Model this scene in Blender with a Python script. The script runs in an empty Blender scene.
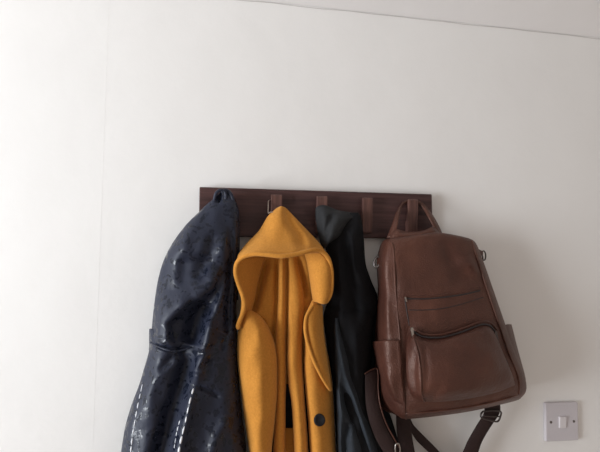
import bpy, bmesh, math, random
import numpy as np
from mathutils import Vector, Matrix

scene = bpy.context.scene
col = scene.collection

# ------------------------------------------------------------------ camera
F = 460.0                      # focal length in pixels of the 600 px wide frame
YAW, PITCH = math.radians(-11.0), math.radians(4.8)
CAM = Vector((0.0, -0.97, 1.45))
cd = bpy.data.cameras.new('camera')
cam = bpy.data.objects.new('camera', cd)
col.objects.link(cam)
cd.sensor_width = 36.0
cd.lens = F / 600.0 * 36.0
cd.clip_start = 0.01
cam.location = CAM
cam.rotation_euler = (math.radians(90) + PITCH, 0, YAW)
scene.camera = cam
ROT = cam.rotation_euler.to_matrix()

# ------------------------------------------------------------------ light
world = bpy.data.worlds.new('room_ambience')
scene.world = world
world.use_nodes = True
bg = world.node_tree.nodes['Background']
bg.inputs['Color'].default_value = (1.0, 0.90, 0.835, 1)
bg.inputs['Strength'].default_value = 0.45


def area(name, loc, target, sx, sy, power, colour, spread):
    ld = bpy.data.lights.new(name, 'AREA')
    ld.shape = 'RECTANGLE'
    ld.size, ld.size_y = sx, sy
    ld.energy = power
    ld.color = colour
    ld.spread = math.radians(spread)
    o = bpy.data.objects.new(name, ld)
    col.objects.link(o)
    o.location = loc
    d = Vector(target) - Vector(loc)
    o.rotation_euler = d.to_track_quat('-Z', 'Y').to_euler()
    return o


area('window_daylight', (-2.3, -1.0, 1.22), (-0.4, 0.0, 1.5), 1.1, 1.2, 23, (0.89, 0.945, 1.0), 90)

scene.view_settings.view_transform = 'Standard'
scene.view_settings.look = 'None'
scene.view_settings.exposure = 0.0
scene.view_settings.gamma = 1.0
scene.view_settings.use_curve_mapping = False


# ------------------------------------------------------------------ helpers
def P(u, v, d):
    """point seen at photo position (u, v), d metres in front of the wall plane y = 0"""
    r = ROT @ Vector(((u - 300.0) / F, -(v - 226.0) / F, -1.0))
    t = (-d - CAM.y) / r.y
    return CAM + r * t


def Pn(u, v, d):
    u, v, d = np.broadcast_arrays(np.asarray(u, float), np.asarray(v, float), np.asarray(d, float))
    R = np.array(ROT)
    q = np.stack([(u - 300.0) / F, -(v - 226.0) / F, -np.ones_like(u)], -1)
    r = q @ R.T
    t = (-d - CAM.y) / r[..., 1]
    return np.array(CAM) + r * t[..., None]


def tag(o, label=None, cat=None, group=None, kind=None):
    if label: o['label'] = label
    if cat: o['category'] = cat
    if group: o['group'] = group
    if kind: o['kind'] = kind
    return o


def thing(name, label, cat, loc, group=None):
    o = bpy.data.objects.new(name, None)
    o.empty_display_size = 0.05
    col.objects.link(o)
    o.location = loc
    return tag(o, label, cat, group)


def root_loc(o):
    p = Vector((0, 0, 0))
    while o is not None:
        p += o.location
        o = o.parent
    return p


def link_mesh(name, verts, faces, mat, parent=None, smooth=True, label=None, recalc=True):
    off = root_loc(parent) if parent else Vector((0, 0, 0))
    me = bpy.data.meshes.new(name)
    me.from_pydata([tuple(Vector(v) - off) for v in verts], [], [tuple(int(i) for i in f) for f in faces])
    bm = bmesh.new()
    bm.from_mesh(me)
    bmesh.ops.remove_doubles(bm, verts=bm.verts, dist=1e-6)
    bmesh.ops.dissolve_degenerate(bm, dist=1e-6, edges=bm.edges)
    if recalc:
        bmesh.ops.recalc_face_normals(bm, faces=bm.faces)
    bm.to_mesh(me)
    bm.free()
    me.materials.append(mat)
    if smooth:
        for p in me.polygons: p.use_smooth = True
    o = bpy.data.objects.new(name, me)
    col.objects.link(o)
    if parent: o.parent = parent
    if label: o['label'] = label
    return o


def cr(a, n, axis=0):
    """Catmull-Rom resampling of control values along one axis, n samples per span"""
    a = np.moveaxis(np.asarray(a, float), axis, 0)
    m = len(a)
    if m == 2:
        t = np.linspace(0, 1, n + 1)
        t = t.reshape((-1,) + (1,) * (a.ndim - 1))
        return np.moveaxis(a[0] * (1 - t) + a[1] * t, 0, axis)
    p = np.concatenate([2 * a[:1] - a[1:2], a, 2 * a[-1:] - a[-2:-1]])
    out = []
    for i in range(m - 1):
        p0, p1, p2, p3 = p[i], p[i + 1], p[i + 2], p[i + 3]
        for k in range(n):
            t = k / n
            out.append(0.5 * (2 * p1 + (p2 - p0) * t + (2 * p0 - 5 * p1 + 4 * p2 - p3) * t * t
                              + (3 * p1 - p0 - 3 * p2 + p3) * t ** 3))
    out.append(a[-1])
    return np.moveaxis(np.array(out), 0, axis)


def pchip(x, xs, ys):
    xs, ys = np.asarray(xs, float), np.asarray(ys, float)
    h = np.diff(xs)
    dl = np.diff(ys) / h
    m = np.zeros(len(xs))
    m[0], m[-1] = dl[0], dl[-1]
    for i in range(1, len(xs) - 1):
        if dl[i - 1] * dl[i] > 0:
            w1, w2 = 2 * h[i] + h[i - 1], h[i] + 2 * h[i - 1]
            m[i] = (w1 + w2) / (w1 / dl[i - 1] + w2 / dl[i])
    i = np.clip(np.searchsorted(xs, x) - 1, 0, len(xs) - 2)
    t = (x - xs[i]) / h[i]
    return ((1 + 2 * t) * (1 - t) ** 2 * ys[i] + t * (1 - t) ** 2 * h[i] * m[i]
            + t * t * (3 - 2 * t) * ys[i + 1] + t * t * (t - 1) * h[i] * m[i + 1])


def folds(u, v, lst):
    """depth change of a list of folds: (points, amplitude, width[, 'step'])"""
    tot = np.zeros_like(u)
    for f in lst:
        pts, amp, w = np.array(f[0], float), f[1], f[2]
        step = len(f) > 3
        best = np.full(u.shape, 1e9)
        sgn = np.zeros_like(u)
        tt = np.zeros_like(u)
        L = np.concatenate([[0], np.cumsum(np.hypot(*np.diff(pts, axis=0).T))])
        for i in range(len(pts) - 1):
            a, b = pts[i], pts[i + 1]
            ab = b - a
            q = ((u - a[0]) * ab[0] + (v - a[1]) * ab[1]) / (ab @ ab)
            t = np.clip(q, 0, 1)
            dx, dy = u - (a[0] + t * ab[0]), v - (a[1] + t * ab[1])
            dd = np.hypot(dx, dy)
            cl = dd < best
            best = np.where(cl, dd, best)
            sgn = np.where(cl, np.sign(ab[0] * (v - a[1]) - ab[1] * (u - a[0])), sgn)
            tt = np.where(cl, (L[i] + t * (L[i + 1] - L[i])) / L[-1], tt)
        taper = np.clip(np.minimum(tt, 1 - tt) * 6 + 0.15, 0, 1)
        if step:        # one side of the line is raised, fading away from it
            g = 0.5 + 0.5 * np.tanh(sgn * best / w)
            tot += amp * g * np.exp(-(best / (w * f[3])) ** 2) * taper
        else:
            tot += amp * np.exp(-(best / w) ** 2) * taper
    return tot


_rs = np.random.RandomState(5)


def ripples(u, v, amp, scale, seed, n=9):
    rs = np.random.RandomState(seed)
    tot = np.zeros_like(u)
    for k in range(n):
        a = rs.uniform(0, math.pi * 2)
        s = scale * rs.uniform(0.6, 1.8)
        tot += np.sin((u * math.cos(a) + v * math.sin(a) * 0.6) * 2 * math.pi / s + rs.uniform(0, 7))
    return amp * tot / math.sqrt(n)


def loft(name, mat, parent, keys, fold=(), ripple=None, p=2.2, step=2.0, nu=48, fade=0.12, label=None, pu=1.0):
    """closed hanging volume. keys: (v, u_left, u_right, d_left, d_right, bulge, d_back)"""
    k = np.array(keys, float)
    vs = np.arange(k[0, 0], k[-1, 0] + 1e-6, step)
    if vs[-1] < k[-1, 0] - 1e-6: vs = np.append(vs, k[-1, 0])
    c = [pchip(vs, k[:, 0], k[:, i]) for i in range(1, 7)]
    th = np.linspace(0, math.pi, nu)
    s = 0.5 - 0.5 * np.cos(th)
    S, V = np.meshgrid(s, vs)
    ul, ur, dl, dr, bu, db = [x[:, None] for x in c]
    U = ul + (ur - ul) * S
    prof = (1 - np.abs(2 * S - 1) ** p) ** (1 / p)
    D0 = dl + (dr - dl) * S
    e = np.clip(np.minimum(S, 1 - S) / fade, 0, 1)
    e = e * e * (3 - 2 * e)
    DF = D0 + bu * prof
    if fold: DF = DF + folds(U, V, fold) * e
    if ripple: DF = DF + ripples(U, V, *ripple) * e
    DB = D0 - np.maximum(D0 - db, 0) * prof
    DF = np.maximum(DF, DB + 0.002 * e)
    UB = U[:, ::-1][:, 1:-1]
    F_ = Pn(U, V, DF)
    # the back uses the same outline so that the silhouette comes from the front
    B_ = Pn(U, V, DB)[:, ::-1][:, 1:-1]
    ring = np.concatenate([F_, B_], 1)
    nr, nc = ring.shape[:2]
    verts = ring.reshape(-1, 3)
    faces = []
    for i in range(nr - 1):
        for j in range(nc):
            j2 = (j + 1) % nc
            faces.append((i * nc + j, i * nc + j2, (i + 1) * nc + j2, (i + 1) * nc + j))
    nf = U.shape[1]
    for i0 in (0, (nr - 1) * nc):          # caps as strips between front and back
        for j in range(nf - 1):
            a, b = i0 + j, i0 + j + 1
            ca = i0 + (nc - j) % nc
            cb = i0 + (nc - j - 1)
            if j == 0: faces.append((a, b, cb))
            elif j == nf - 2: faces.append((a, b, ca))
            else: faces.append((a, b, cb, ca))
    return link_mesh(name, verts, faces, mat, parent, label=label)


def patch(name, mat, parent, net, n=6, thick=0.003, back=None, fold=(), ripple=None, closed=False, label=None):
    """smooth sheet through a control net of (u, v, d); thick gives the cloth its thickness,
    back closes it as a solid down to that depth"""
    g = cr(cr(np.array(net, float), n, 0), n, 1)
    U, V, D = g[..., 0], g[..., 1], g[..., 2]
    if fold: D = D + folds(U, V, fold)
    if ripple: D = D + ripples(U, V, *ripple)
    W = Pn(U, V, D)
    if back is not None:
        B = Pn(U, V, np.minimum(back, D - 0.001))
    else:
        du = np.gradient(W, axis=1)
        dv = np.gradient(W, axis=0)
        nn = np.cross(du, dv)
        nn /= np.linalg.norm(nn, axis=-1, keepdims=True) + 1e-12
        flip = np.sign((nn * (W - np.array(CAM))).sum(-1).mean()) or 1
        B = W + nn * flip * thick
    nr, nc = U.shape
    verts = np.concatenate([W.reshape(-1, 3), B.reshape(-1, 3)])
    o = nr * nc
    faces = []
    for i in range(nr - 1):
        for j in range(nc - 1):
            a, b, c_, d_ = i * nc + j, i * nc + j + 1, (i + 1) * nc + j + 1, (i + 1) * nc + j
            faces.append((a, b, c_, d_))
            faces.append((o + d_, o + c_, o + b, o + a))
    edge = [(0, j) for j in range(nc)] + [(i, nc - 1) for i in range(1, nr)] \
        + [(nr - 1, j) for j in range(nc - 2, -1, -1)] + [(i, 0) for i in range(nr - 2, 0, -1)]
    idx = [i * nc + j for i, j in edge]
    for a, b in zip(idx, idx[1:] + idx[:1]):
        faces.append((a, b, o + b, o + a))
    return link_mesh(name, verts, faces, mat, parent, label=label)


def ring_body(name, mat, parent, net, n=6, fold=(), ripple=None, label=None):
    """solid through closed cross-sections of (u, v, d), first row and last row capped"""
    g = np.array(net, float)
    g = cr(g, n, 0)
    k = g.shape[1]
    ext = np.concatenate([g[:, -1:], g, g[:, :2]], 1)
    g = cr(ext, n, 1)[:, n:n + k * n]
    U, V, D = g[..., 0], g[..., 1], g[..., 2]
    w = np.clip((D - 0.05) / 0.03, 0, 1)
    if fold: D = D + folds(U, V, fold) * w
    if ripple: D = D + ripples(U, V, *ripple) * w
    W = Pn(U, V, D)
    nr, nc = U.shape
    faces = []
    for i in range(nr - 1):
        for j in range(nc):
            j2 = (j + 1) % nc
            faces.append((i * nc + j, i * nc + j2, (i + 1) * nc + j2, (i + 1) * nc + j))
    verts = [tuple(x) for x in W.reshape(-1, 3)]
    for i0, r in ((0, 0), ((nr - 1) * nc, nr - 1)):
        verts.append(tuple(W[r].mean(0)))
        c_ = len(verts) - 1
        for j in range(nc): faces.append((i0 + j, i0 + (j + 1) % nc, c_))
    return link_mesh(name, verts, faces, mat, parent, label=label)


def path3(pts, n=8, pix=True):
    a = cr(np.array(pts, float), n, 0)
    return Pn(a[:, 0], a[:, 1], a[:, 2]) if pix else a


from mathutils.bvhtree import BVHTree


def on_surface(obj, pts, lift):
    """depths of a mesh under photo points, so that a detail sits on it"""
    off = root_loc(obj)
    bv = BVHTree.FromPolygons([v_.co + off for v_ in obj.data.vertices], [tuple(p_.vertices) for p_ in obj.data.polygons])
    out = []
    for u_, v_ in pts:
        dr = (P(u_, v_, 0.0) - CAM).normalized()
        h = bv.ray_cast(CAM, dr)
        dd = -h[0].y if h[0] is not None else 0.06
        out.append((u_, v_, dd + lift))
    return out


def tube(name, mat, parent, pts, r, n=8, seg=10, closed=False, pix=True, flat=1.0, label=None, taper=False):
    W = path3(pts, n, pix)
    if closed: W = W[:-1]
    m = len(W)
    T = np.gradient(W, axis=0) if not closed else (np.roll(W, -1, 0) - np.roll(W, 1, 0))
    T /= np.linalg.norm(T, axis=1, keepdims=True) + 1e-12
    verts, faces = [], []
    up = np.array([0.0, -1.0, 0.0])
    for i in range(m):
        a = np.cross(T[i], up)
        if np.linalg.norm(a) < 0.05: a = np.cross(T[i], np.array([1.0, 0, 0.2]))
        a /= np.linalg.norm(a)
        b = np.cross(a, T[i])
        rr = r[min(i * len(r) // m, len(r) - 1)] if isinstance(r, (list, tuple)) else r
        if taper and not closed:
            e = min(i, m - 1 - i)
            rr *= (0.35, 0.75, 0.93, 1)[min(e, 3)]
        for k in range(seg):
            q = 2 * math.pi * k / seg
            verts.append(W[i] + (a * math.cos(q) + b * math.sin(q) * flat) * rr)
    for i in range(m if closed else m - 1):
        i2 = (i + 1) % m
        for k in range(seg):
            k2 = (k + 1) % seg
            faces.append((i * seg + k, i * seg + k2, i2 * seg + k2, i2 * seg + k))
    if not closed:
        faces.append(tuple(range(seg)))
        faces.append(tuple(range((m - 1) * seg, m * seg)))
    return link_mesh(name, verts, faces, mat, parent, label=label)


def strap(name, mat, parent, a, b, n=8, thick=0.0025, label=None):
    """flat strap whose two edges run through a and b (photo points with depth)"""
    A, B = path3(a, n), path3(b, n)
    m = len(A)
    T = np.gradient(0.5 * (A + B), axis=0)
    w = B - A
    N = np.cross(T, w)
    N /= np.linalg.norm(N, axis=1, keepdims=True) + 1e-12
    h = N * thick / 2
    verts, faces = [], []
    for i in range(m):
        e = w[i] * 0.06
        verts += [A[i], A[i] + e + h[i], B[i] - e + h[i], B[i], B[i] - e - h[i], A[i] + e - h[i]]
    for i in range(m - 1):
        for k in range(6):
            k2 = (k + 1) % 6
            faces.append((i * 6 + k, i * 6 + k2, i * 6 + 6 + k2, i * 6 + 6 + k))
    faces += [tuple(range(6)), tuple(range((m - 1) * 6, m * 6))]
    o = link_mesh(name, verts, faces, mat, parent, label=label)
    return o


def box(name, mat, parent, lo, hi, bevel=0.0, seg=2, label=None, M=None, smooth=False):
    bm = bmesh.new()
    bmesh.ops.create_cube(bm, size=1)
    for v in bm.verts:
        v.co = Vector([lo[i] + (hi[i] - lo[i]) * (v.co[i] + 0.5) for i in range(3)])
    if bevel:
        bmesh.ops.bevel(bm, geom=bm.edges, offset=bevel, segments=seg, profile=0.5, affect='EDGES')
    if M is not None: bm.transform(M)
    off = root_loc(parent) if parent else Vector((0, 0, 0))
    bmesh.ops.translate(bm, verts=bm.verts, vec=-off)
    me = bpy.data.meshes.new(name)
    bm.to_mesh(me)
    bm.free()
    me.materials.append(mat)
    o = bpy.data.objects.new(name, me)
    col.objects.link(o)
    if parent: o.parent = parent
    if label: o['label'] = label
    return o


def lathe(name, mat, parent, prof, origin, axis, seg=32, label=None):
    z = Vector(axis).normalized()
    x = z.orthogonal().normalized()
    y = z.cross(x)
    verts, faces = [], []
    for r, h in prof:
        for k in range(seg):
            q = 2 * math.pi * k / seg
            verts.append(Vector(origin) + z * h + (x * math.cos(q) + y * math.sin(q)) * r)
    for i in range(len(prof) - 1):
        for k in range(seg):
            k2 = (k + 1) % seg
            faces.append((i * seg + k, i * seg + k2, i * seg + seg + k2, i * seg + seg + k))
    faces += [tuple(range(seg)), tuple(range((len(prof) - 1) * seg, len(prof) * seg))]
    return link_mesh(name, verts, faces, mat, parent, label=label)


# ------------------------------------------------------------------ materials
def material(name, base, rough=0.6, spec=0.5, metal=0.0, **kw):
    m = bpy.data.materials.new(name)
    m.use_nodes = True
    nt = m.node_tree
    b = nt.nodes['Principled BSDF']
    b.inputs['Base Color'].default_value = (*base, 1)
    b.inputs['Roughness'].default_value = rough
    b.inputs['Specular IOR Level'].default_value = spec
    b.inputs['Metallic'].default_value = metal
    for k_, v_ in kw.items(): b.inputs[k_].default_value = v_
    return m, nt, b


def N(nt, kind, **kw):
    n = nt.nodes.new(kind)
    for k_, v_ in kw.items():
        if k_ in n.inputs: n.inputs[k_].default_value = v_
        else: setattr(n, k_, v_)
    return n


def coords(nt, scale=(1, 1, 1)):
    tc = N(nt, 'ShaderNodeTexCoord')
    mp = N(nt, 'ShaderNodeMapping')
    mp.inputs['Scale'].default_value = scale
    nt.links.new(tc.outputs['Object'], mp.inputs['Vector'])
    return mp.outputs['Vector']


def noise(nt, vec, scale, detail=4, rough=0.55):
    n = N(nt, 'ShaderNodeTexNoise')
    n.inputs['Scale'].default_value = scale
    n.inputs['Detail'].default_value = detail
    n.inputs['Roughness'].default_value = rough
    nt.links.new(vec, n.inputs['Vector'])
    return n.outputs['Fac']


def ramp(nt, fac, stops):
    r = N(nt, 'ShaderNodeValToRGB')
    e = r.color_ramp.elements
    while len(e) < len(stops): e.new(0.5)
    for x, (p_, c_) in zip(e, stops):
        x.position = p_
        x.color = (*c_, 1) if len(c_) == 3 else c_
    nt.links.new(fac, r.inputs['Fac'])
    return r.outputs['Color']


def bump(nt, b, height, strength, dist, prev=None):
    n = N(nt, 'ShaderNodeBump')
    n.inputs['Strength'].default_value = strength
    n.inputs['Distance'].default_value = dist
    nt.links.new(height, n.inputs['Height'])
    if prev is not None: nt.links.new(prev, n.inputs['Normal'])
    nt.links.new(n.outputs['Normal'], b.inputs['Normal'])
    return n.outputs['Normal']


def plaster(name, base, var):
    m, nt, b = material(name, base, 0.75, 0.3)
    v = coords(nt)
    f = noise(nt, v, 3.0, 3)
    nt.links.new(ramp(nt, f, [(0.3, tuple(x * (1 - var) for x in base)), (0.7, base)]), b.inputs['Base Color'])
    p1 = bump(nt, b, noise(nt, v, 60, 4, 0.5), 0.10, 0.003)
    bump(nt, b, noise(nt, v, 6, 2), 0.12, 0.02, p1)
    return m


M_WALL = plaster('white_wall_paint', (0.83, 0.813, 0.788), 0.03)
M_CEIL = plaster('ceiling_paint', (0.88, 0.86, 0.85), 0.03)
M_CRACK = material('caulk_gap', (0.62, 0.59, 0.57), 0.9, 0.2)[0]
M_FILL = plaster('wall_filler', (0.87, 0.85, 0.83), 0.02)


def wood(name, c0, c1, axis):
    m, nt, b = material(name, c0, 0.5, 0.35)
    sc = (2.2, 30, 45) if axis == 'x' else (60, 30, 2.5)
    v = coords(nt, sc)
    f = noise(nt, v, 2.4, 6, 0.65)
    nt.links.new(ramp(nt, f, [(0.3, c0), (0.52, tuple((a + e) / 2 for a, e in zip(c0, c1))), (0.72, c1)]), b.inputs['Base Color'])
    bump(nt, b, f, 0.35, 0.002)
    return m


M_BOARD = wood('dark_stained_wood', (0.026, 0.011, 0.011), (0.095, 0.044, 0.040), 'x')
M_PEG = wood('reddish_stained_wood', (0.055, 0.024, 0.020), (0.16, 0.075, 0.058), 'z')

# shiny navy rain fabric with a tone-on-tone printed pattern
M_RAIN, nt, b = material('glossy_navy_rain_fabric', (0.013, 0.016, 0.030), 0.36, 0.32)
v = coords(nt)
vo = N(nt, 'ShaderNodeTexVoronoi', feature='SMOOTH_F1')
vo.inputs['Scale'].default_value = 82
nd = N(nt, 'ShaderNodeTexNoise'); nd.inputs['Scale'].default_value = 40; nd.inputs['Detail'].default_value = 3
nt.links.new(v, nd.inputs['Vector'])
ad = N(nt, 'ShaderNodeMix', data_type='VECTOR'); ad.inputs['Factor'].default_value = 0.05
nt.links.new(v, ad.inputs['A']); nt.links.new(nd.outputs['Color'], ad.inputs['B'])
nt.links.new(ad.outputs['Result'], vo.inputs['Vector'])
pat = ramp(nt, vo.outputs['Distance'], [(0.28, (0, 0, 0)), (0.40, (1, 1, 1))])
mx = N(nt, 'ShaderNodeMix', data_type='RGBA')
mx.inputs['A'].default_value = (0.008, 0.0105, 0.020, 1)
mx.inputs['B'].default_value = (0.016, 0.0195, 0.036, 1)
nt.links.new(pat, mx.inputs['Factor']); nt.links.new(mx.outputs['Result'], b.inputs['Base Color'])
rr = N(nt, 'ShaderNodeMapRange'); rr.inputs['To Min'].default_value = 0.23; rr.inputs['To Max'].default_value = 0.52
nt.links.new(pat, rr.inputs['Value']); nt.links.new(rr.outputs['Result'], b.inputs['Roughness'])
p1 = bump(nt, b, pat, 0.3, 0.0008)
bump(nt, b, noise(nt, v, 38, 5), 0.35, 0.004, p1)

M_GLINT = material('white_glint', (0.80, 0.82, 0.86), 0.25, 0.6)[0]  # pale colour for the fabric's highlights, which are modelled as beads


def wool(name, c0, c1):
    m, nt, b = material(name, c0, 0.9, 0.15)
    b.inputs['Sheen Weight'].default_value = 0.25
    b.inputs['Sheen Roughness'].default_value = 0.5
    b.inputs['Sheen Tint'].default_value = (1, 0.75, 0.35, 1)
    v = coords(nt)
    f = noise(nt, v, 260, 5, 0.7)
    nt.links.new(ramp(nt, f, [(0.3, c0), (0.7, c1)]), b.inputs['Base Color'])
    p1 = bump(nt, b, f, 0.5, 0.0015)
    bump(nt, b, noise(nt, v, 35, 3), 0.3, 0.003, p1)
    return m


M_WOOL = wool('mustard_wool', (0.47, 0.190, 0.030), (0.61, 0.262, 0.046))
M_LOOP = material('pale_cord', (0.27, 0.21, 0.17), 0.7)[0]
M_BUTTON = material('black_button', (0.008, 0.008, 0.010), 0.6, 0.25)[0]


def cloth(name, c, rough, scale=300):
    m, nt, b = material(name, c, rough, 0.25)
    v = coords(nt)
    f = noise(nt, v, scale, 3)
    nt.links.new(ramp(nt, f, [(0.3, tuple(x * 0.85 for x in c)), (0.7, tuple(x * 1.15 for x in c))]), b.inputs['Base Color'])
    p1 = bump(nt, b, f, 0.3, 0.0006)
    bump(nt, b, noise(nt, v, 28, 4), 0.45, 0.006, p1)
    return m


M_GAP = cloth('black_gap_cloth', (0.008, 0.007, 0.007), 0.7)
M_BLACK = cloth('black_jacket_cloth', (0.006, 0.006, 0.0075), 0.9)
M_SLATE = cloth('slate_jacket_cloth', (0.026, 0.031, 0.038), 0.9)
M_GREY = cloth('dark_grey_hood_cloth', (0.020, 0.0205, 0.022), 0.75)

M_LEATHER, nt, b = material('brown_leather', (0.10, 0.042, 0.030), 0.46, 0.55)
b.inputs['Specular Tint'].default_value = (1.0, 0.76, 0.66, 1)
v = coords(nt)
f = noise(nt, v, 9, 5, 0.6)
nt.links.new(ramp(nt, f, [(0.32, (0.044, 0.015, 0.0105)), (0.55, (0.070, 0.025, 0.0165)), (0.75, (0.104, 0.039, 0.025))]), b.inputs['Base Color'])
vo = N(nt, 'ShaderNodeTexVoronoi'); vo.inputs['Scale'].default_value = 420
nt.links.new(v, vo.inputs['Vector'])
p1 = bump(nt, b, vo.outputs['Distance'], 0.5, 0.0010)
p1 = bump(nt, b, noise(nt, v, 130, 4), 0.4, 0.0016, p1)
bump(nt, b, noise(nt, v, 30, 4), 0.45, 0.005, p1)
M_STRAP = cloth('dark_brown_webbing', (0.026, 0.013, 0.0115), 0.7, 400)
M_ZIP = material('dark_zip', (0.018, 0.012, 0.012), 0.5, 0.5)[0]
M_METAL = material('dull_steel', (0.42, 0.38, 0.34), 0.32, 0.5, 1.0)[0]
M_RING = material('grey_steel', (0.22, 0.20, 0.19), 0.3, 0.5, 1.0)[0]
M_DARKMETAL = material('dark_bronze', (0.10, 0.085, 0.08), 0.35, 0.5, 1.0)[0]
M_PLASTIC = material('white_switch_plastic', (0.56, 0.525, 0.545), 0.35, 0.5)[0]
M_ROCK = material('white_rocker_plastic', (0.66, 0.62, 0.63), 0.3, 0.5)[0]
M_SCREW = material('screw_metal', (0.16, 0.14, 0.13), 0.45, 0.5, 1.0)[0]
M_FLOOR = plaster('floor_boards', (0.72, 0.64, 0.57), 0.1)

# ------------------------------------------------------------------ setting
CZ = P(470, 24, 0).z
XL, XR, YF = -2.6, 2.2, -3.2
tag(box('wall_back', M_WALL, None, (XL, 0.0, 0), (XR, 0.12, CZ)), kind='structure')
tag(box('ceiling', M_CEIL, None, (XL, YF, CZ), (XR, 0.12, CZ + 0.1)), kind='structure')
tag(box('floor', M_FLOOR, None, (XL, YF, -0.08), (XR, 0.12, 0)), kind='structure')

# thin uneven line of old filler where the wall meets the ceiling, and the faint lining joint down the wall
rs = random.Random(3)
pts = []
x = -0.3
while x < 1.6:
    pts.append((x, -0.0006, CZ - 0.002 + rs.uniform(-0.0012, 0.0012)))
    x += 0.06
tag(tube('trim_1', M_CRACK, None, pts, 0.0009, n=3, seg=6, pix=False), kind='structure')
a = P(97, 330, 0)
tag(box('trim_2', M_WALL, None, (a.x - 0.0012, -0.00012, 0.0), (a.x + 0.0006, 0.001, CZ)), kind='structure')
c = P(568, 28, 0.004)
tag(lathe('trim_3', M_FILL, None, [(0.0005, 0.007), (0.004, 0.0065), (0.007, 0.004), (0.0085, 0.0)], (c.x, -0.001, c.z), (0, -1, 0), 16), kind='structure')

# ------------------------------------------------------------------ coat rack
bt = 0.020
tl, tr_ = P(199.5, 187, bt), P(432, 194, bt)
bl = P(240, 236.4, bt)
zt = (tl.z + tr_.z) / 2
zb = bl.z
base = Vector(((tl.x + tr_.x) / 2, 0, zb))
rack = thing('coat_rack', 'dark stained wooden coat rack with a row of slanted pegs fixed on the white wall', 'coat rack', base)
box('board', M_BOARD, rack, (tl.x, -bt, zb), (tr_.x, 0.0, zt), 0.0015, 1)
PEG_TIP = 0.040
pegx = []


def peg(uc, w, vt, vb):
    d0 = bt
    t = P(uc, vt, PEG_TIP)
    bo = P(uc, vb, d0 + 0.010)
    t.x = (t.x + bo.x) / 2
    x0, x1 = t.x - w / 2, t.x + w / 2
    zt_, zb_ = t.z, bo.z
    # slanted slab: foot on the board, top leaning out
    prof = [(-d0 + 0.002, zb_), (-(d0 + 0.012), zb_ + 0.002), (-PEG_TIP, zt_ - 0.004), (-PEG_TIP + 0.003, zt_),
            (-PEG_TIP + 0.008, zt_), (-d0 - 0.004, zb_ + 0.030), (-d0 + 0.002, zb_ + 0.026)]
    bm = bmesh.new()
    A = [bm.verts.new((x0, y, z)) for y, z in prof]
    B = [bm.verts.new((x1, y, z)) for y, z in prof]
    bm.faces.new(A); bm.faces.new(B[::-1])
    for i in range(len(prof)):
        j = (i + 1) % len(prof)
        bm.faces.new((A[i], B[i], B[j], A[j]))
    bmesh.ops.recalc_face_normals(bm, faces=bm.faces)
    bmesh.ops.bevel(bm, geom=bm.edges, offset=0.0012, segments=2, profile=0.5, affect='EDGES')
    bmesh.ops.translate(bm, verts=bm.verts, vec=-base)
    me = bpy.data.meshes.new('peg')
    bm.to_mesh(me); bm.free()
    me.materials.append(M_PEG)
    o = bpy.data.objects.new('peg', me)
    col.objects.link(o); o.parent = rack
    return t.x


for uc, w in ((226, 12.4), (276.5, 12.2), (322, 12), (367.5, 11.4), (413, 10.4)):
    vt = 190.5 + (uc - 226) * 0.034 + 2
    pegx.append(peg(uc, 0.0225, vt, 233.5))

# ------------------------------------------------------------------ navy raincoat
r0 = P(195, 600, 0.05)
navy = thing('raincoat', 'shiny navy blue raincoat with white glints modelled along its folds, leftmost coat on the rack', 'coat', P(222, 200, 0.03))
NK = [  # v, left, right, d_left, d_right, bulge, d_back
    (190.0, 222, 230, .046, .046, .006, .042), (193.5, 219, 232.5, .046, .046, .010, .042), (198, 214.5, 234.5, .046, .046, .014, .042),
    (204, 207, 237, .045, .046, .022, .042), (212, 199, 239, .044, .046, .028, .042), (222, 188.5, 239.5, .042, .046, .036, .042),
    (235, 178, 239.5, .038, .044, .048, .036), (250, 168.5, 239, .032, .040, .060, .010),
    (265, 162, 238.5, .032, .038, 0.049, .006), (285, 157, 237.5, .034, .040, 0.052, .006),
    (310, 153.5, 236.5, .036, .040, 0.055, .006), (330, 151.5, 236.5, .036, .040, 0.056, .006),
    (348, 149.5, 237, .036, .040, 0.058, .006), (365, 145, 237.5, .036, .040, 0.059, .006),
    (385, 139, 239, .036, .040, 0.061, .006), (405, 131.5, 241, .036, .040, 0.064, .006),
    (430, 124.5, 244, .036, .040, 0.067, .006), (452, 121, 246.5, .036, .040, 0.070, .006),
    (520, 112, 254, .036, .040, 0.074, .006), (600, 104, 257, .036, .040, 0.074, .006)]
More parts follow.
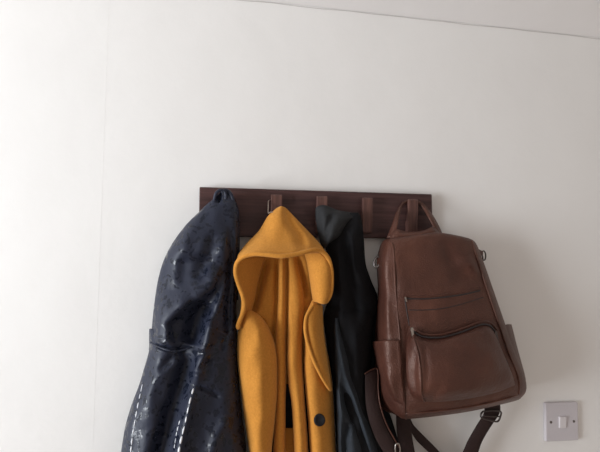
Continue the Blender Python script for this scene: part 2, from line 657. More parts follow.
NF = [
    ([(219.5, 193), (219, 197), (219, 202)], -0.020, 2.2),
    ([(224, 268), (214, 288), (198, 302), (182, 311), (169, 324), (170, 338), (178, 349)], 0.022, 3.5, 6),
    ([(229, 275), (220, 300), (207, 325), (196, 350)], 0.012, 5),
    ([(214, 318), (208, 340), (201, 362), (194, 385)], 0.018, 6),
    ([(205, 300), (196, 320), (190, 345)], -0.026, 10),
    ([(152, 342), (160, 347), (172, 350), (190, 349)], -0.010, 2.0),
    ([(190, 345), (186, 362), (181, 385), (172, 410), (164, 440), (158, 480)], -0.024, 9),
    ([(194, 385), (189, 410), (183, 432), (177, 460), (168, 520)], 0.016, 5.5),
    ([(196, 386), (207, 390), (220, 398)], -0.006, 2.0),
    ([(228, 415), (218, 435), (206, 465)], 0.010, 6),
    ([(230, 225), (232, 260), (229, 290), (228, 340)], -0.012, 4),
    ([(196, 222), (184, 240), (176, 262), (172, 290)], 0.006, 7),
    ([(214, 235), (208, 255), (196, 280)], -0.007, 7),
    ([(140, 372), (136, 395), (130, 425), (127, 455)], 0.006, 4),
    ([(165, 360), (150, 395), (145, 430)], 0.007, 8),
    ([(187, 352), (172, 358), (158, 372)], -0.008, 4),
    ([(215, 345), (205, 352), (198, 356)], -0.006, 2.5),
    ([(212, 360), (203, 366), (196, 374)], -0.006, 2.5),
    ([(217, 335), (225, 338), (222, 352)], -0.006, 2.5),
]
loft('coat_body', M_RAIN, navy, NK, NF, (0.0016, 26, 3), p=2.9, step=1.3, nu=90, fade=0.10)
# tall collar gathered into a loop over the peg
tube('hanging_loop', M_RAIN, navy, [(214.6, 203, .052), (214.8, 198, .057), (216.5, 193, .060), (220.5, 190.2, .060),
                                    (224.5, 191.5, .060), (226, 196, .060), (224.5, 202, .060), (220, 204.5, .060), (215.5, 204, .056)], 0.0034, flat=0.8)
tube('edge_binding', M_RAIN, navy, [(222, 190.2, .054), (227, 190.5, .056), (231, 194.5, .057), (234, 203, .058), (236.8, 214, .058), (238, 235, .054),
                                    (237.6, 262, .048), (236.5, 300, .046)], 0.0034, flat=0.8)
# raised flap edge of the pocket on the left side
patch('pocket_flap', M_RAIN, navy, [
    [(149.2, 329, .040), (150.5, 328.6, .052), (153, 330, .066)],
    [(149.0, 336, .042), (151, 337, .062), (155, 338, .076)],
    [(149.2, 344, .042), (153, 346, .068), (160, 349, .088)],
    [(148.8, 350, .040), (153, 353, .068), (160, 355, .086)]], 5, 0.003)
tube('seam', M_RAIN, navy, [(150, 342.5, .058), (156, 345.5, .083), (164, 349, .099), (173, 351, .103), (183, 350, .100), (192, 347, .096)],
     0.0016, label='dark raised seam across the left side')


def glints(path, n, rad, gap, seed):  # specular glints on the fold ridges, put in as raised white dashes
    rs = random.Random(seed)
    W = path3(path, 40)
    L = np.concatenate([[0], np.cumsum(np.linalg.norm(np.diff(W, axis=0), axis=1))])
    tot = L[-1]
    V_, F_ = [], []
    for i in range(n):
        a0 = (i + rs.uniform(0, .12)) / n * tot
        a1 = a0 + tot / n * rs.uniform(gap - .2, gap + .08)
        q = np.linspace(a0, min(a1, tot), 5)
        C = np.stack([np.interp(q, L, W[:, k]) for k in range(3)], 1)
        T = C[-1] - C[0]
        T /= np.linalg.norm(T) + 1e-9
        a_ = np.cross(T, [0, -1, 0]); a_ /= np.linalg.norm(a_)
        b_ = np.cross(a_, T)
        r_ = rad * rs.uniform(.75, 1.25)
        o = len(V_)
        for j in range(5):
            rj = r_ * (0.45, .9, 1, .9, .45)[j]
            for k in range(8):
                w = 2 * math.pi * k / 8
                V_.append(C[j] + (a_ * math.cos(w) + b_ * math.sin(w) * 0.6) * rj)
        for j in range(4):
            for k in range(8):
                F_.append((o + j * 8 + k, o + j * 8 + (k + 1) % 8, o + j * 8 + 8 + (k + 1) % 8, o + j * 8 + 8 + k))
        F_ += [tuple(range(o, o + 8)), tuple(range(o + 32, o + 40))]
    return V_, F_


nb = [o for o in navy.children if o.name.startswith('coat_body')][0]


def dense(pts, n=6):
    return [tuple(x) for x in cr(np.array(pts, float), n, 0)]


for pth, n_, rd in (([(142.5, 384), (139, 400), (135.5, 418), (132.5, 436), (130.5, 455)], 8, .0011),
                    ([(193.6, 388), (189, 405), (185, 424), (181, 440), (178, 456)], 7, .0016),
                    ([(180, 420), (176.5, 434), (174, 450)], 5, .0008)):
    V_, F_ = glints(on_surface(nb, dense(pth), 0.0004), n_, rd, 0.78, n_)
    link_mesh('glint_dashes', V_, F_, M_GLINT, navy, label='row of white glints modelled as raised dashes')

# ------------------------------------------------------------------ mustard wool coat
must = thing('hooded_coat', 'mustard yellow wool coat with a big hood, hung between navy and black coats', 'coat', P(281, 208, 0.04))
# inside of the coat seen under the hood
loft('lining', M_WOOL, must, [
    (240, 254, 312, .045, .045, .010, .025), (256, 244, 322, .040, .040, .014, .022), (280, 243, 318, .036, .040, .014, .012),
    (310, 243, 316, .034, .040, .016, .010), (340, 243, 316, .034, .036, .012, .01), (384, 246, 314, .030, .030, .008, .012)],
    [([(267, 256), (261, 280), (251, 314)], -0.024, 4.5), ([(277, 256), (277, 300), (274, 345)], -0.012, 2.6),
     ([(297, 256), (302, 275), (306, 300)], -0.012, 2.6), ([(250, 311), (258, 313), (267, 319)], 0.004, 2),
     ([(287, 300), (295, 299), (303, 302)], 0.003, 1.6)], (0.0012, 30, 8), nu=60)
loft('lining', M_GAP, must, [  # black sheet added behind the rolls so the gap between them reads dark
    (376, 262, 312, .022, .022, .004, .010), (430, 264, 314, .022, .022, .004, .010), (590, 270, 320, .022, .022, .004, .010)], nu=24, label='black sheet added to darken the gap')
loft('inner_hem', M_WOOL, must, [
    (428, 282, 296, .034, .034, .004, .028), (436, 281, 297, .034, .034, .006, .028), (590, 280, 300, .034, .034, .006, .028)], nu=24)
# outer hood from the peak down to the brim
patch('hood', M_WOOL, must, [
    [(274, 211, .050), (276, 208.5, .052), (279, 206.8, .055), (281, 206.2, .058), (283, 206.6, .055), (286, 208, .052), (288, 211, .050)],
    [(267, 220, .048), (268, 216, .054), (274, 215, .068), (282, 215, .073), (288, 215, .066), (294, 216.5, .054), (297, 220, .048)],
    [(257, 234, .044), (260, 230, .055), (270, 229, .078), (283, 229, .084), (296, 228, .076), (305, 228, .055), (307, 233, .046)],
    [(244, 250, .044), (248, 242, .062), (262, 242, .092), (283, 243, .100), (303, 240, .092), (316, 240, .064), (319, 244, .050)],
    [(240.5, 264, .058), (239, 253, .075), (256, 250.5, .108), (281, 252, .118), (303, 249, .112), (322, 248.5, .078), (329.5, 260, .062)],
    [(240, 272, .06), (238, 258, .085), (254, 254, .112), (280, 256.5, .122), (303, 253, .116), (323, 253, .088), (330.5, 268, .064)]],
    7, 0.0045,
    fold=[([(284, 207), (290, 222), (300, 236), (304, 252)], -0.010, 4.5), ([(279, 208), (270, 224), (262, 240)], -0.003, 8),
          ([(292, 214), (306, 232), (316, 248)], 0.005, 5)], ripple=(0.0009, 26, 4))
# thick turned edge running all round the hood opening
tube('brim', M_WOOL, must, [(238, 329.5, .086), (238.5, 324, .087), (242, 315, .086), (244.3, 305, .086), (242.5, 295, .088), (238.5, 284, .090),
                            (235.6, 273, .093), (237, 263, .098), (243, 257, .106), (254, 254, .114), (267, 254.6, .121), (281, 256, .125),
                            (294, 254.6, .122), (305, 252, .118), (314, 249.8, .112), (322, 251.5, .104), (328, 258, .097),
                            (331, 268, .092), (331.8, 280, .090), (330.8, 292, .088), (327.5, 301.5, .086)],
     0.0044, n=6, seg=12, taper=True)
# inner sides of the hood
patch('hood_side', M_WOOL, must, [
    [(238, 262, .094), (246, 258, .088), (256, 256, .070), (266, 257, .046)],
    [(236, 274, .090), (244, 272, .080), (253, 271, .062), (261, 272, .042)],
    [(239, 286, .088), (245, 286, .076), (252, 287, .058), (257, 288, .042)],
    [(243, 300, .085), (247, 301, .072), (251, 302, .056), (254, 303, .042)],
    [(242, 314, .085), (245, 314, .074), (248, 314, .062), (250, 314, .050)],
    [(239, 326, .084), (241, 326, .078), (243, 325, .070), (245, 324, .060)]], 6, 0.004, ripple=(0.0006, 22, 6))
patch('hood_side', M_WOOL, must, [
    [(303, 250, .060), (309, 250.5, .078), (318, 252, .094), (326, 257, .096), (330, 263, .088)],
    [(307, 264, .060), (312, 264, .082), (320, 264, .096), (328, 267, .098), (332, 272, .088)],
    [(309.5, 280, .060), (314, 280, .084), (321, 280, .098), (328.5, 281, .098), (332, 284, .086)],
    [(311.5, 294, .060), (315.5, 294, .084), (321.5, 295, .097), (328, 295, .096), (331, 296, .084)],
    [(313, 302, .060), (316.5, 302.5, .080), (321.5, 304, .090), (326, 304, .088), (328.5, 302.5, .078)]], 6, 0.0055, ripple=(0.0006, 22, 9))
# left sleeve
loft('sleeve', M_WOOL, must, [
    (309, 245.5, 249, .058, .058, .008, .05), (312, 243.5, 255, .056, .056, .018, .04), (318, 241, 262.5, .054, .054, .030, .03),
    (326, 239, 268, .052, .052, .040, .02), (336, 237.5, 272.5, .050, .050, .048, .012), (348, 237, 276, .05, .05, .052, .01),
    (362, 237.5, 277.8, .05, .05, .054, .01), (385, 240, 278, .05, .05, .056, .01), (420, 244.5, 275.5, .05, .05, .056, .01),
    (452, 249, 272, .05, .05, .054, .01), (520, 256, 271, .05, .05, .05, .01), (575, 260, 272, .05, .05, .045, .012)],
    [([(250, 318), (258, 330), (262, 350)], 0.003, 6), ([(246, 340), (250, 380), (256, 430)], -0.003, 6),
     ([(266, 350), (268, 390), (264, 440)], -0.003, 4)], (0.0014, 24, 21), nu=50, p=2.2)
# inner edges of the front opening hanging in long rolls
loft('front_facing', M_WOOL, must, [
    (250, 279, 285, .050, .050, .012, .035), (275, 278.5, 285.8, .05, .05, .016, .03), (300, 278, 286, .05, .05, .018, .03),
    (330, 276, 286.2, .05, .05, .020, .03), (346, 275.2, 286.2, .05, .05, .021, .03), (362, 276.5, 286.7, .05, .05, .022, .03),
    (380, 276.5, 286.5, .05, .05, .023, .03), (400, 276, 285.6, .05, .05, .024, .03), (452, 273, 285.5, .05, .05, .026, .03), (595, 270, 284, .05, .05, .03, .03)], nu=30, p=2.0,
    ripple=(0.0005, 16, 31))
loft('front_facing', M_WOOL, must, [
    (252, 287, 296, .048, .046, .010, .03), (270, 287, 299, .048, .048, .014, .03), (290, 287, 303, .05, .05, .016, .03),
    (306, 287.4, 304.5, .05, .05, .020, .03), (330, 287.6, 303, .052, .052, .026, .03), (360, 287.2, 302.4, .055, .055, .03, .03),
    (385, 288.6, 304, .055, .055, .032, .03), (402, 291.2, 305, .055, .055, .033, .03), (420, 292.6, 306.5, .055, .055, .034, .03), (452, 294, 308.5, .055, .055, .034, .03),
    (595, 300, 316, .055, .055, .034, .03)], nu=34, p=2.0,
    fold=[([(289, 300), (290, 330), (292, 380)], 0.003, 3)], ripple=(0.0005, 16, 33))
fp = loft('front_panel', M_WOOL, must, [
    (300, 312, 321, .055, .04, .012, .03), (315, 305.8, 323, .06, .03, .024, .02), (330, 304.5, 324, .062, .032, .030, .014),
    (350, 304.5, 327, .062, .032, .034, .012), (362, 304.0, 329.5, .062, .032, .036, .012), (385, 305.0, 332.5, .062, .032, .038, .012),
    (420, 308.0, 334.5, .062, .032, .038, .012), (452, 310.0, 336, .062, .032, .038, .012), (595, 318, 340, .062, .032, .036, .012)],
    nu=44, p=1.9, ripple=(0.0008, 20, 37))
# turned-back lapel edge
patch('lapel', M_WOOL, must, [
    [(313, 303, .078), (316, 303, .082), (320, 304, .076), (323, 306, .058)],
    [(306.5, 316, .086), (310, 315, .092), (317, 316, .086), (323, 318, .060)],
    [(305, 329, .090), (310, 329, .098), (317, 330, .092), (324, 331, .062)],
    [(308, 346, .093), (313, 346, .100), (319, 347, .094), (326, 348, .064)],
    [(314, 363, .095), (318, 363, .100), (323, 364, .094), (328.5, 365, .068)],
    [(322, 378, .092), (324, 378, .095), (328, 379, .088), (330.5, 380, .072)],
    [(330, 391, .080), (330.6, 391, .081), (331.3, 391, .079), (332, 391, .074)]], 6, 0.004)
tube('lapel_edge', M_WOOL, must, [(314.5, 303, .084), (309.5, 310, .089), (306, 317.5, .093), (305, 328, .097), (306.3, 338, .099), (308.8, 347, .100),
                                  (313.8, 361, .101), (321.5, 376.5, .098), (330.5, 391, .083)], 0.0032, seg=10, taper=True)
# low lining hem glimpsed in the gap between the two rolls
bc = P(*on_surface(fp, [(319.5, 420)], 0.0035)[0])
bax = (CAM - bc).normalized() * 0.8 + Vector((0.25, -0.3, 0.0))
btn = lathe('button', M_BUTTON, must, [(0.0002, .0014), (0.0065, .0014), (0.0078, .0024), (0.0098, .0026), (0.0112, .0016), (0.0114, 0), (0.0105, -.0016), (0.0002, -.0016)],
            bc, bax, 32, label='black button')
tube('hanging_loop', M_LOOP, must, [(276, 213, .058), (271, 212, .056), (268.4, 213, .052), (268.3, 206, .046), (268.6, 201, .036), (271, 199.8, .0275), (276, 199.8, .0262),
                                    (279, 202, .0255), (279.5, 208, .0235), (279, 213, .0225)], 0.0009, seg=6)

# ------------------------------------------------------------------ black jacket
black = thing('hooded_jacket', 'black jacket with a dark grey hood, hung between the yellow coat and the backpack', 'jacket', P(335, 215, 0.03))
loft('jacket_body', M_BLACK, black, [
    (212.5, 350, 358, .050, .050, .004, .046), (217, 343, 361, .05, .05, .008, .044), (226, 334, 362.6, .048, .05, .012, .044),
    (240, 324, 364, .034, .044, .022, .030), (262, 329, 365.5, .022, .030, .034, .014), (280, 330.5, 371, .018, .022, .042, .006),
    (298, 329, 377.6, .014, .008, .044, .004), (309, 325, 378, .006, .006, .046, .004), (316, 323.6, 374, .004, .012, .054, .005),
    (345, 326.8, 371, .004, .018, .056, .005), (385, 332.8, 369, .004, .02, .058, .005), (420, 335, 373, .004, .02, .060, .005),
    (452, 336.8, 381, .004, .02, .060, .005), (520, 338.8, 392, .004, .02, .060, .005), (610, 341, 400, .004, .02, .06, .005)],
    [([(350, 225), (353, 260), (366, 295)], 0.010, 6), ([(345, 235), (348, 270), (358, 320)], -0.010, 4),
     ([(338, 250), (342, 300), (340, 330)], 0.008, 4), ([(355, 330), (358, 380)], 0.006, 5)], (0.0016, 22, 12), nu=60)
loft('back_panel', M_BLACK, black, [
    (296, 340, 374, .004, .004, .006, .0015), (312, 338, 377, .004, .004, .008, .0015), (345, 338, 377.5, .004, .004, .009, .0015), (385, 338, 379, .004, .004, .010, .0015),
    (405, 338, 386, .004, .004, .011, .0015), (420, 340, 392, .004, .004, .012, .0015), (452, 342, 400, .004, .004, .012, .0015), (608, 346, 410, .004, .004, .012, .0015)], nu=36)
patch('hood', M_GREY, black, [
    [(315.5, 208, .048), (318, 206, .052), (324, 205, .054), (330, 207, .052), (338, 210, .052), (350, 212.2, .050), (358.5, 213.6, .049)],
    [(315.5, 213, .048), (318, 212, .052), (324, 212, .064), (332, 212.5, .064), (342, 213.5, .060), (352, 215, .054), (360.3, 217, .053)],
    [(316, 222, .050), (319, 222, .056), (325, 222, .070), (333, 221, .074), (340, 219.5, .072), (346, 219, .066), (351, 219, .058)],
    [(318, 234, .048), (320, 233, .056), (325, 232, .072), (332, 230, .078), (338, 228.5, .078), (342, 227, .072), (345, 226, .064)],
    [(321, 246, .050), (322, 243, .056), (325.5, 241.5, .070), (330, 239.5, .076), (334, 237.5, .076), (338, 235.5, .072), (341, 233.5, .066)],
    [(324, 252, .056), (324, 249, .052), (326, 247, .064), (328, 244.5, .070), (331, 242, .070), (335, 239.5, .068), (338, 237.5, .064)]],
    6, 0.003, fold=[([(333, 213), (328, 226), (324, 240)], -0.007, 3), ([(340, 216), (334, 226), (329, 238)], 0.004, 4)], ripple=(0.001, 16, 15),
    label='dark grey hood')
loft('sleeve', M_SLATE, black, [
    (318, 335, 338, .060, .060, .006, .045), (330, 334.5, 340, .06, .06, .012, .04), (350, 335, 346, .06, .056, .016, .03),
    (372, 335.5, 353, .06, .052, .020, .026), (395, 336.5, 360, .06, .05, .024, .024), (420, 337, 368, .06, .05, .028, .022),
    (452, 338, 378, .06, .05, .03, .02), (520, 340, 392, .06, .05, .03, .02), (585, 342, 396, .06, .05, .03, .02)],
    [([(338, 340), (347, 378), (359, 412), (372, 452)], 0.010, 3.0), ([(345, 388), (352, 412), (362, 440), (368, 470)], -0.016, 5),
     ([(341, 380), (345, 405), (352, 420), (358, 418)], -0.012, 3), ([(339, 360), (341, 400), (340, 450)], 0.008, 4),
     ([(348, 420), (345, 440), (348, 470)], -0.014, 4)], (0.0012, 14, 40), nu=50, label='dark slate sleeve')

# ------------------------------------------------------------------ backpack
bag = thing('backpack', 'brown leather backpack with front zip pocket and straps, hung on the right-hand peg', 'backpack', P(450, 405, 0.05))
BODY = [
    [(392, 240, .020), (388, 239.5, .030), (390, 238.5, .045), (398, 237.5, .055), (420, 236.4, .058), (440, 235, .058), (460, 237.5, .055), (468, 241, .040), (466, 242, .020), (430, 239, .018)],
    [(386, 247, .015), (381, 244.5, .030), (384, 241.5, .058), (392.5, 240, .082), (415, 236.8, .088), (440, 234.2, .088), (471.5, 240, .080), (474.5, 245, .050), (470, 248, .015), (430, 245, .014)],
    [(383, 262, .015), (377.5, 262, .032), (383, 262, .082), (393.5, 261, .098), (418, 260, .104), (445, 258, .104), (477, 257, .092), (482.5, 260, .050), (477, 262, .015), (430, 262, .012)],
    [(384, 296, .022), (379, 296, .034), (385, 296, .094), (395.5, 296, .108), (420, 296, .118), (450, 293, .118), (486.5, 287, .105), (493, 290, .060), (485, 292, .015), (435, 294, .010)],
    [(382, 330, .022), (377, 330, .035), (385.5, 331, .100), (399, 331, .116), (425, 331, .130), (460, 328, .130), (498, 321, .115), (504, 322, .066), (495, 324, .015), (440, 328, .010)],
    [(382, 366, .022), (377.6, 366, .038), (388, 367, .106), (402, 367, .121), (430, 366, .138), (465, 362, .138), (508.5, 352, .122), (514.5, 354, .072), (504, 356, .015), (445, 361, .010)],
    [(381, 392, .022), (377.3, 391, .040), (389, 394, .098), (404, 395, .121), (432, 395, .138), (470, 391, .138), (518.5, 378, .122), (524.5, 380, .076), (514, 382, .016), (450, 388, .012)],
    [(386, 406, .024), (380.5, 403.5, .042), (393, 410, .084), (404.8, 413.5, .110), (433, 411.5, .124), (472, 406.5, .124), (518, 395, .110), (526, 390, .074), (518, 389, .022), (455, 402, .018)],
    [(396, 413, .036), (389, 411.5, .046), (398, 416, .068), (406, 419, .088), (434, 416.5, .094), (472, 411, .094), (513, 401.5, .085), (521, 397.5, .064), (515, 395, .036), (458, 407, .034)]]
body = ring_body('main_compartment', M_LEATHER, bag, BODY, 7,
                 [([(396, 250), (400, 275), (404, 296)], 0.003, 5), ([(445, 240), (452, 262), (470, 272)], -0.007, 7), ([(458, 268), (470, 262), (478, 272)], 0.006, 5),
                  ([(425, 245), (428, 275)], -0.003, 9), ([(462, 262), (472, 268), (480, 277)], 0.006, 3), ([(455, 277), (468, 271), (476, 280)], -0.005, 3), ([(452, 245), (458, 258), (456, 272)], 0.005, 5), ([(412, 303), (450, 302), (482, 294)], 0.004, 3.5), ([(408, 322), (408, 360), (414, 395)], -0.005, 3),
                  ([(385, 300), (388, 330)], 0.004, 4)], (0.0012, 28, 51))
# piping on the two front seams and along the base
tube('piping', M_LEATHER, bag, [(385, 241, .058), (391.5, 243, .085), (393.6, 252, .096), (394.5, 272, .104), (396, 296, .109), (399.2, 331, .118), (402.2, 367, .123), (404, 395, .122), (404.8, 413, .112), (406, 418.6, .092)], 0.0020, seg=8)
tube('piping', M_LEATHER, bag, [(471.5, 240.5, .082), (477, 257, .094), (486.5, 287, .107), (498, 321, .117), (508.5, 352, .124), (518.5, 378, .123), (519, 394, .112)], 0.0018, seg=8)
tube('piping', M_LEATHER, bag, [(405, 413.5, .112), (433, 411.5, .126), (472, 406.5, .126), (505, 399, .118), (519, 394, .108)], 0.0016, seg=8)


def decal(name, mat, pts, r, lift, flat=0.6, label=None, n=4, target=None):
    q = on_surface(target or body, dense(pts, 6), lift)
    return tube(name, mat, bag, q, r, n=2, seg=8, flat=flat, label=label)


decal('zip', M_ZIP, [(405, 298.5), (418, 299), (432, 298.5), (450, 296.5), (466, 294), (480, 290.5)], 0.0016, 0.0002)
decal('zip_welt', M_LEATHER, [(405, 296.2), (418, 296.6), (432, 296), (450, 294), (466, 291.3), (480, 288)], 0.0019, 0.0002)
decal('stitched_seam', M_ZIP, [(409, 310), (425, 310), (442, 308.5), (460, 304.5), (483, 297.5)], 0.0009, 0.0000)
decal('stitched_seam', M_ZIP, [(405, 299), (407, 312), (409.5, 326)], 0.0012, 0.0000)
POCK = [
    [(410.5, 330.5, .118), (412.5, 332, .133), (424, 338.5, .142), (440, 339, .146), (463, 333, .146), (480, 326, .140), (490, 326.5, .132), (496.5, 335, .118)],
    [(407, 340, .126), (414, 339, .147), (426, 343, .154), (441, 343.5, .158), (464, 338.5, .158), (483, 332.5, .150), (493.5, 334, .140), (499, 340, .118)],
    [(406, 356, .132), (418, 355, .161), (429, 356, .168), (444, 356, .171), (468, 352, .170), (487.5, 348, .160), (499.5, 348, .146), (503, 352, .120)],
    [(406.5, 374, .136), (420.5, 374, .168), (432.5, 374, .174), (447, 374, .177), (471, 370, .176), (492, 364, .166), (505.5, 362, .148), (508, 364, .122)],
    [(410, 392, .134), (421, 393, .164), (434, 392.5, .170), (449, 391.5, .174), (473, 388, .172), (496, 382, .162), (511, 377, .146), (513.5, 378, .122)],
    [(417, 401.5, .122), (424, 402, .143), (436, 402, .150), (451, 401, .152), (475, 397.5, .152), (498, 392, .146), (512.5, 386, .134), (516, 385, .118)]]
pocket = patch('front_pocket', M_LEATHER, bag, POCK, 6, back=0.10,
               fold=[([(424, 345), (427, 370), (425, 398)], -0.003, 3), ([(416, 350), (414, 375), (417, 396)], -0.006, 3), ([(470, 345), (490, 352), (500, 372)], 0.004, 6),
                     ([(430, 398), (445, 385)], -0.003, 4)], ripple=(0.0009, 24, 61))
tube('piping', M_LEATHER, pocket, [(412.5, 332, .135), (414.2, 339, .148), (418.2, 355, .162), (420.7, 374, .169), (421.2, 393, .165), (424.5, 401.5, .146)], 0.0018, seg=8)
tube('zip', M_ZIP, pocket, [(411.5, 330, .132), (418, 334.6, .139), (426, 337.2, .143), (440, 337.5, .147), (452, 335, .147), (463, 331.5, .147), (473, 327.5, .145), (481, 324.6, .141),
                            (487, 324.6, .136), (492, 327.5, .132), (496, 333, .126)], 0.0017, seg=8, flat=0.7)
tube('zip_welt', M_LEATHER, bag, [(412, 327.5, .130), (418, 331.6, .136), (426, 334.4, .139), (440, 334.6, .142), (452, 332, .142), (463, 328.4, .142), (473, 324.6, .140), (481, 321.8, .137),
                                  (488, 321.8, .131), (494, 325.5, .126), (498, 331, .120)], 0.0020, seg=8, flat=0.7)


def zip_pull(parent, u, v, d, ang, s, mat):
    """slider with a hanging tongue"""
    o = P(u, v, d)
    V_, F_ = [], []
    pr = [(-.0025, 0), (-.0030, .004), (-.0018, .0065), (.0018, .0065), (.0030, .004), (.0025, 0), (.0016, -.012), (-.0016, -.012)]
    ca, sa = math.cos(ang), math.sin(ang)
    for dy in (-0.0016, 0.0012):
        for x_, z_ in pr:
            V_.append((o.x + (x_ * ca - z_ * sa) * s, o.y + dy, o.z + (x_ * sa + z_ * ca) * s))
    n = len(pr)
    F_ = [tuple(range(n)), tuple(range(n, 2 * n))] + [(i, (i + 1) % n, n + (i + 1) % n, n + i) for i in range(n)]
    return link_mesh('zip_pull', V_, F_, mat, parent, smooth=False, label='metal zip pull')


zip_pull(bag, 405.5, 298.6, .1185, 0.3, 0.5, M_METAL)
zip_pull(pocket, 412, 331.0, .142, 0.12, 1.0, M_METAL)
zip_pull(pocket, 496, 334.5, .132, 0.25, 1.0, M_DARKMETAL)
# side pockets
patch('side_pocket', M_LEATHER, bag, [
    [(372, 341.8, .030), (376, 341.2, .072), (385, 340.4, .112), (399.5, 340.2, .124)],
    [(373.2, 350, .030), (377.5, 350, .073), (386, 350, .114), (400.5, 350, .126)],
    [(376, 366, .032), (380, 367, .076), (388.5, 368, .117), (402, 368, .127)],
    [(380, 384, .034), (384, 385, .076), (391.5, 386, .116), (403, 386, .127)],
    [(385.5, 397, .036), (389, 399, .072), (395, 400, .106), (404, 401, .122)],
    [(391, 405.5, .038), (394, 408, .062), (398, 410, .088), (404.5, 411.5, .112)]], 6, back=None, thick=0.004,
    fold=[([(386, 372), (392, 392), (396, 402)], 0.006, 3), ([(381, 350), (386, 380)], 0.003, 4)], ripple=(0.0008, 18, 66))
patch('side_pocket', M_LEATHER, bag, [
    [(500.5, 326, .112), (504, 325, .098), (508, 324.2, .082), (511.5, 324.4, .056)],
    [(503.5, 334, .114), (507, 334, .102), (511, 333, .086), (513.8, 333, .056)],
    [(508, 347, .116), (511, 347, .106), (514.5, 346, .090), (517, 346, .058)],
    [(514, 364, .116), (516.5, 364, .108), (519.5, 363, .092), (521.4, 362, .060)],
    [(519, 379, .116), (521.5, 379, .108), (524, 378, .094), (525.4, 377, .062)],
    [(520.5, 388, .112), (523, 388, .104), (525, 388, .090), (526.2, 387, .066)]], 5, thick=0.004)
tube('stitched_tab', M_ZIP, bag, [(504.5, 358, .128), (506.5, 361, .128), (508, 364.5, .127)], 0.0016, seg=6)
# top handle looped behind the peg
strap('carry_handle', M_LEATHER, bag,
      [(386.5, 238, .060), (391.5, 226, .052), (396, 213, .042), (400.5, 204.5, .030), (405.0, 200.6, .0255), (413, 199.8, .0255), (419.5, 201, .0265), (425.5, 205.5, .033), (432.5, 215.5, .046), (438.5, 226, .053), (443, 236, .060)],
      [(395, 237, .068), (397.5, 226, .062), (400.2, 214, .048), (402.5, 207.2, .032), (406.2, 203.6, .0265), (413, 202.8, .0275), (418, 204, .0285), (422.8, 208.5, .036), (428.5, 217.5, .055), (433, 226, .062), (436, 235, .068)], 6, 0.004)
strap('handle_base', M_LEATHER, bag,
      [(390, 236.5, .064), (396, 229.5, .064), (403, 231, .066), (411, 232, .068), (424, 230.5, .068), (433, 227, .066), (440, 234.5, .064)],
      [(390, 240, .070), (398, 237.5, .074), (404, 236.8, .078), (412, 236.6, .080), (424, 235.6, .080), (434, 234.6, .076), (441, 238, .070)], 5, 0.003)
# rings
tube('ring', M_RING, bag, [(379.5, 256.5, .052), (376.5, 257.5, .052), (374.2, 261.5, .050), (374.6, 266, .050), (377.2, 267.2, .052), (379.4, 264, .054), (380, 260, .054), (379.5, 256.5, .052)],
     0.0023, n=5, seg=10, closed=True, label='steel strap ring')
strap('ring_tab', M_LEATHER, bag, [(377.5, 258, .050), (380.5, 257, .056), (385, 256.5, .072)], [(377, 263.5, .050), (379.5, 268, .056), (383, 275, .066)], 5, 0.003)
tube('ring', M_DARKMETAL, bag, [(481, 252, .058), (484, 251, .058), (485.6, 254.5, .056), (485.2, 259, .055), (483.2, 260.3, .056), (482.6, 256.5, .058), (481, 252, .058)],
     0.0015, n=5, seg=10, closed=True, label='dark metal strap ring')
strap('ring_tab', M_LEATHER, bag, [(482.5, 251.2, .058), (480, 249.8, .062), (475.5, 247.5, .074)], [(482.5, 254.8, .058), (481, 256, .062), (478, 258, .074)], 5, 0.003)
# shoulder straps hanging below
strap('shoulder_strap', M_STRAP, bag, [(396, 405, .040), (396, 418, .036), (397, 435, .034), (400, 456, .034), (408, 480, .034), (430, 505, .034)],
      [(412, 405, .042), (411, 418, .040), (412, 435, .040), (416, 456, .040), (423, 474, .040), (440, 492, .040)], 6, 0.003)
strap('shoulder_strap', M_STRAP, bag, [(365, 374, .066), (365, 388, .070), (366.5, 410, .074), (374, 435, .076), (386, 456, .076), (402, 480, .07), (430, 505, .05)],
      [(380, 365, .050), (378, 385, .066), (379.5, 405, .074), (387, 428, .076), (399.5, 449, .076), (415, 470, .07), (440, 492, .05)], 6, 0.004)
tube('piping', M_LEATHER, bag, [(364.5, 374, .068), (370, 370.5, .064), (376.5, 368.5, .060), (378.2, 376, .063), (378.2, 388, .070), (380, 404, .077), (386.5, 424, .079), (399.5, 448, .079)], 0.0014, seg=8)
strap('shoulder_strap', M_STRAP, bag, [(483, 400, .050), (484, 412, .044), (476, 426, .040), (468, 440, .038), (461, 455, .036), (446, 478, .034), (424, 500, .032)],
      [(499, 398, .050), (500, 412, .046), (490, 428, .044), (482, 442, .042), (476, 458, .040), (462, 486, .038), (432, 512, .034)], 6, 0.003)
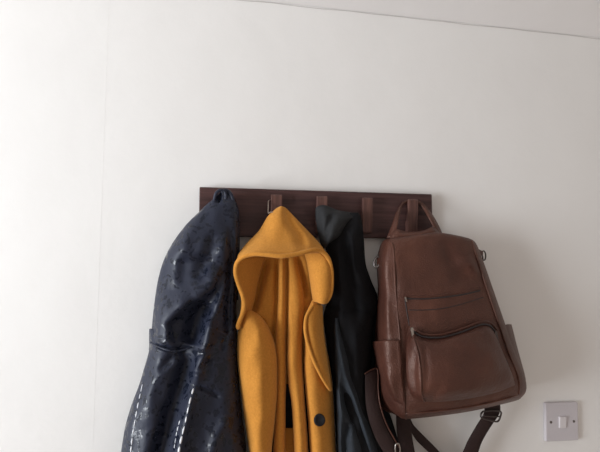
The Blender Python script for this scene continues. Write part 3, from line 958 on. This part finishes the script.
strap('shoulder_strap', M_STRAP, bag, [(411, 420, .030), (414, 425.5, .028), (424, 436, .028), (436, 448, .028), (452, 466, .03), (470, 488, .03)],
      [(411, 432, .030), (416, 440, .028), (424, 448, .028), (432, 456, .028), (446, 476, .03), (462, 498, .03)], 6, 0.003)
tube('strap_buckle', M_DARKMETAL, bag, [(483, 411.5, .052), (492, 410.5, .053), (500.5, 411.5, .052), (500.5, 416, .053), (497.5, 421.5, .053), (489, 420, .054), (481.5, 417.5, .053), (481, 414, .053), (483, 411.5, .052)], 0.0019, n=4, seg=8, closed=True, label='dark metal strap slider')
tube('strap_buckle', M_DARKMETAL, bag, [(483, 415.5, .054), (491, 416.5, .055), (499.5, 416.5, .054)], 0.0016, n=4, seg=8, label='dark metal strap slider bar')
tube('strap_buckle', M_METAL, bag, [(395.5, 444.5, .081), (398.5, 443.6, .083), (400, 449, .082), (399.5, 456, .081), (396.5, 456, .081), (395.2, 450, .081), (395.5, 444.5, .081)], 0.0013, n=4, seg=8, closed=True, label='steel strap buckle')

# ------------------------------------------------------------------ light switch
sc_ = P(562.3, 421.8, 0.009)
sw = thing('light_switch', 'square white plastic light switch low on the wall to the right of the backpack', 'light switch', (sc_.x, 0, sc_.z - 0.043))
RT = Matrix.Translation(sc_) @ Matrix.Rotation(math.radians(1.8), 4, 'Y') @ Matrix.Translation(-sc_)
h = 0.043
box('switch_plate', M_PLASTIC, sw, (sc_.x - h, -0.009, sc_.z - h), (sc_.x + h, 0.0, sc_.z + h), 0.0022, 3, M=RT)
rk = box('rocker', M_ROCK, sw, (sc_.x - 0.0095, -0.0125, sc_.z - 0.0135), (sc_.x + 0.0085, -0.006, sc_.z + 0.0125), 0.0012, 2,
         M=RT @ Matrix.Translation(sc_) @ Matrix.Rotation(math.radians(4), 4, 'X') @ Matrix.Translation(-sc_))
for s in (-1, 1):
    scw = lathe('screw', M_SCREW, sw, [(0.0002, .0012), (0.0020, .0011), (0.0029, .0004), (0.0030, -.001)], (sc_.x + s * 0.0302, -0.0092, sc_.z - s * 0.0302 * math.tan(math.radians(1.8))), (0, -1, 0), 20)
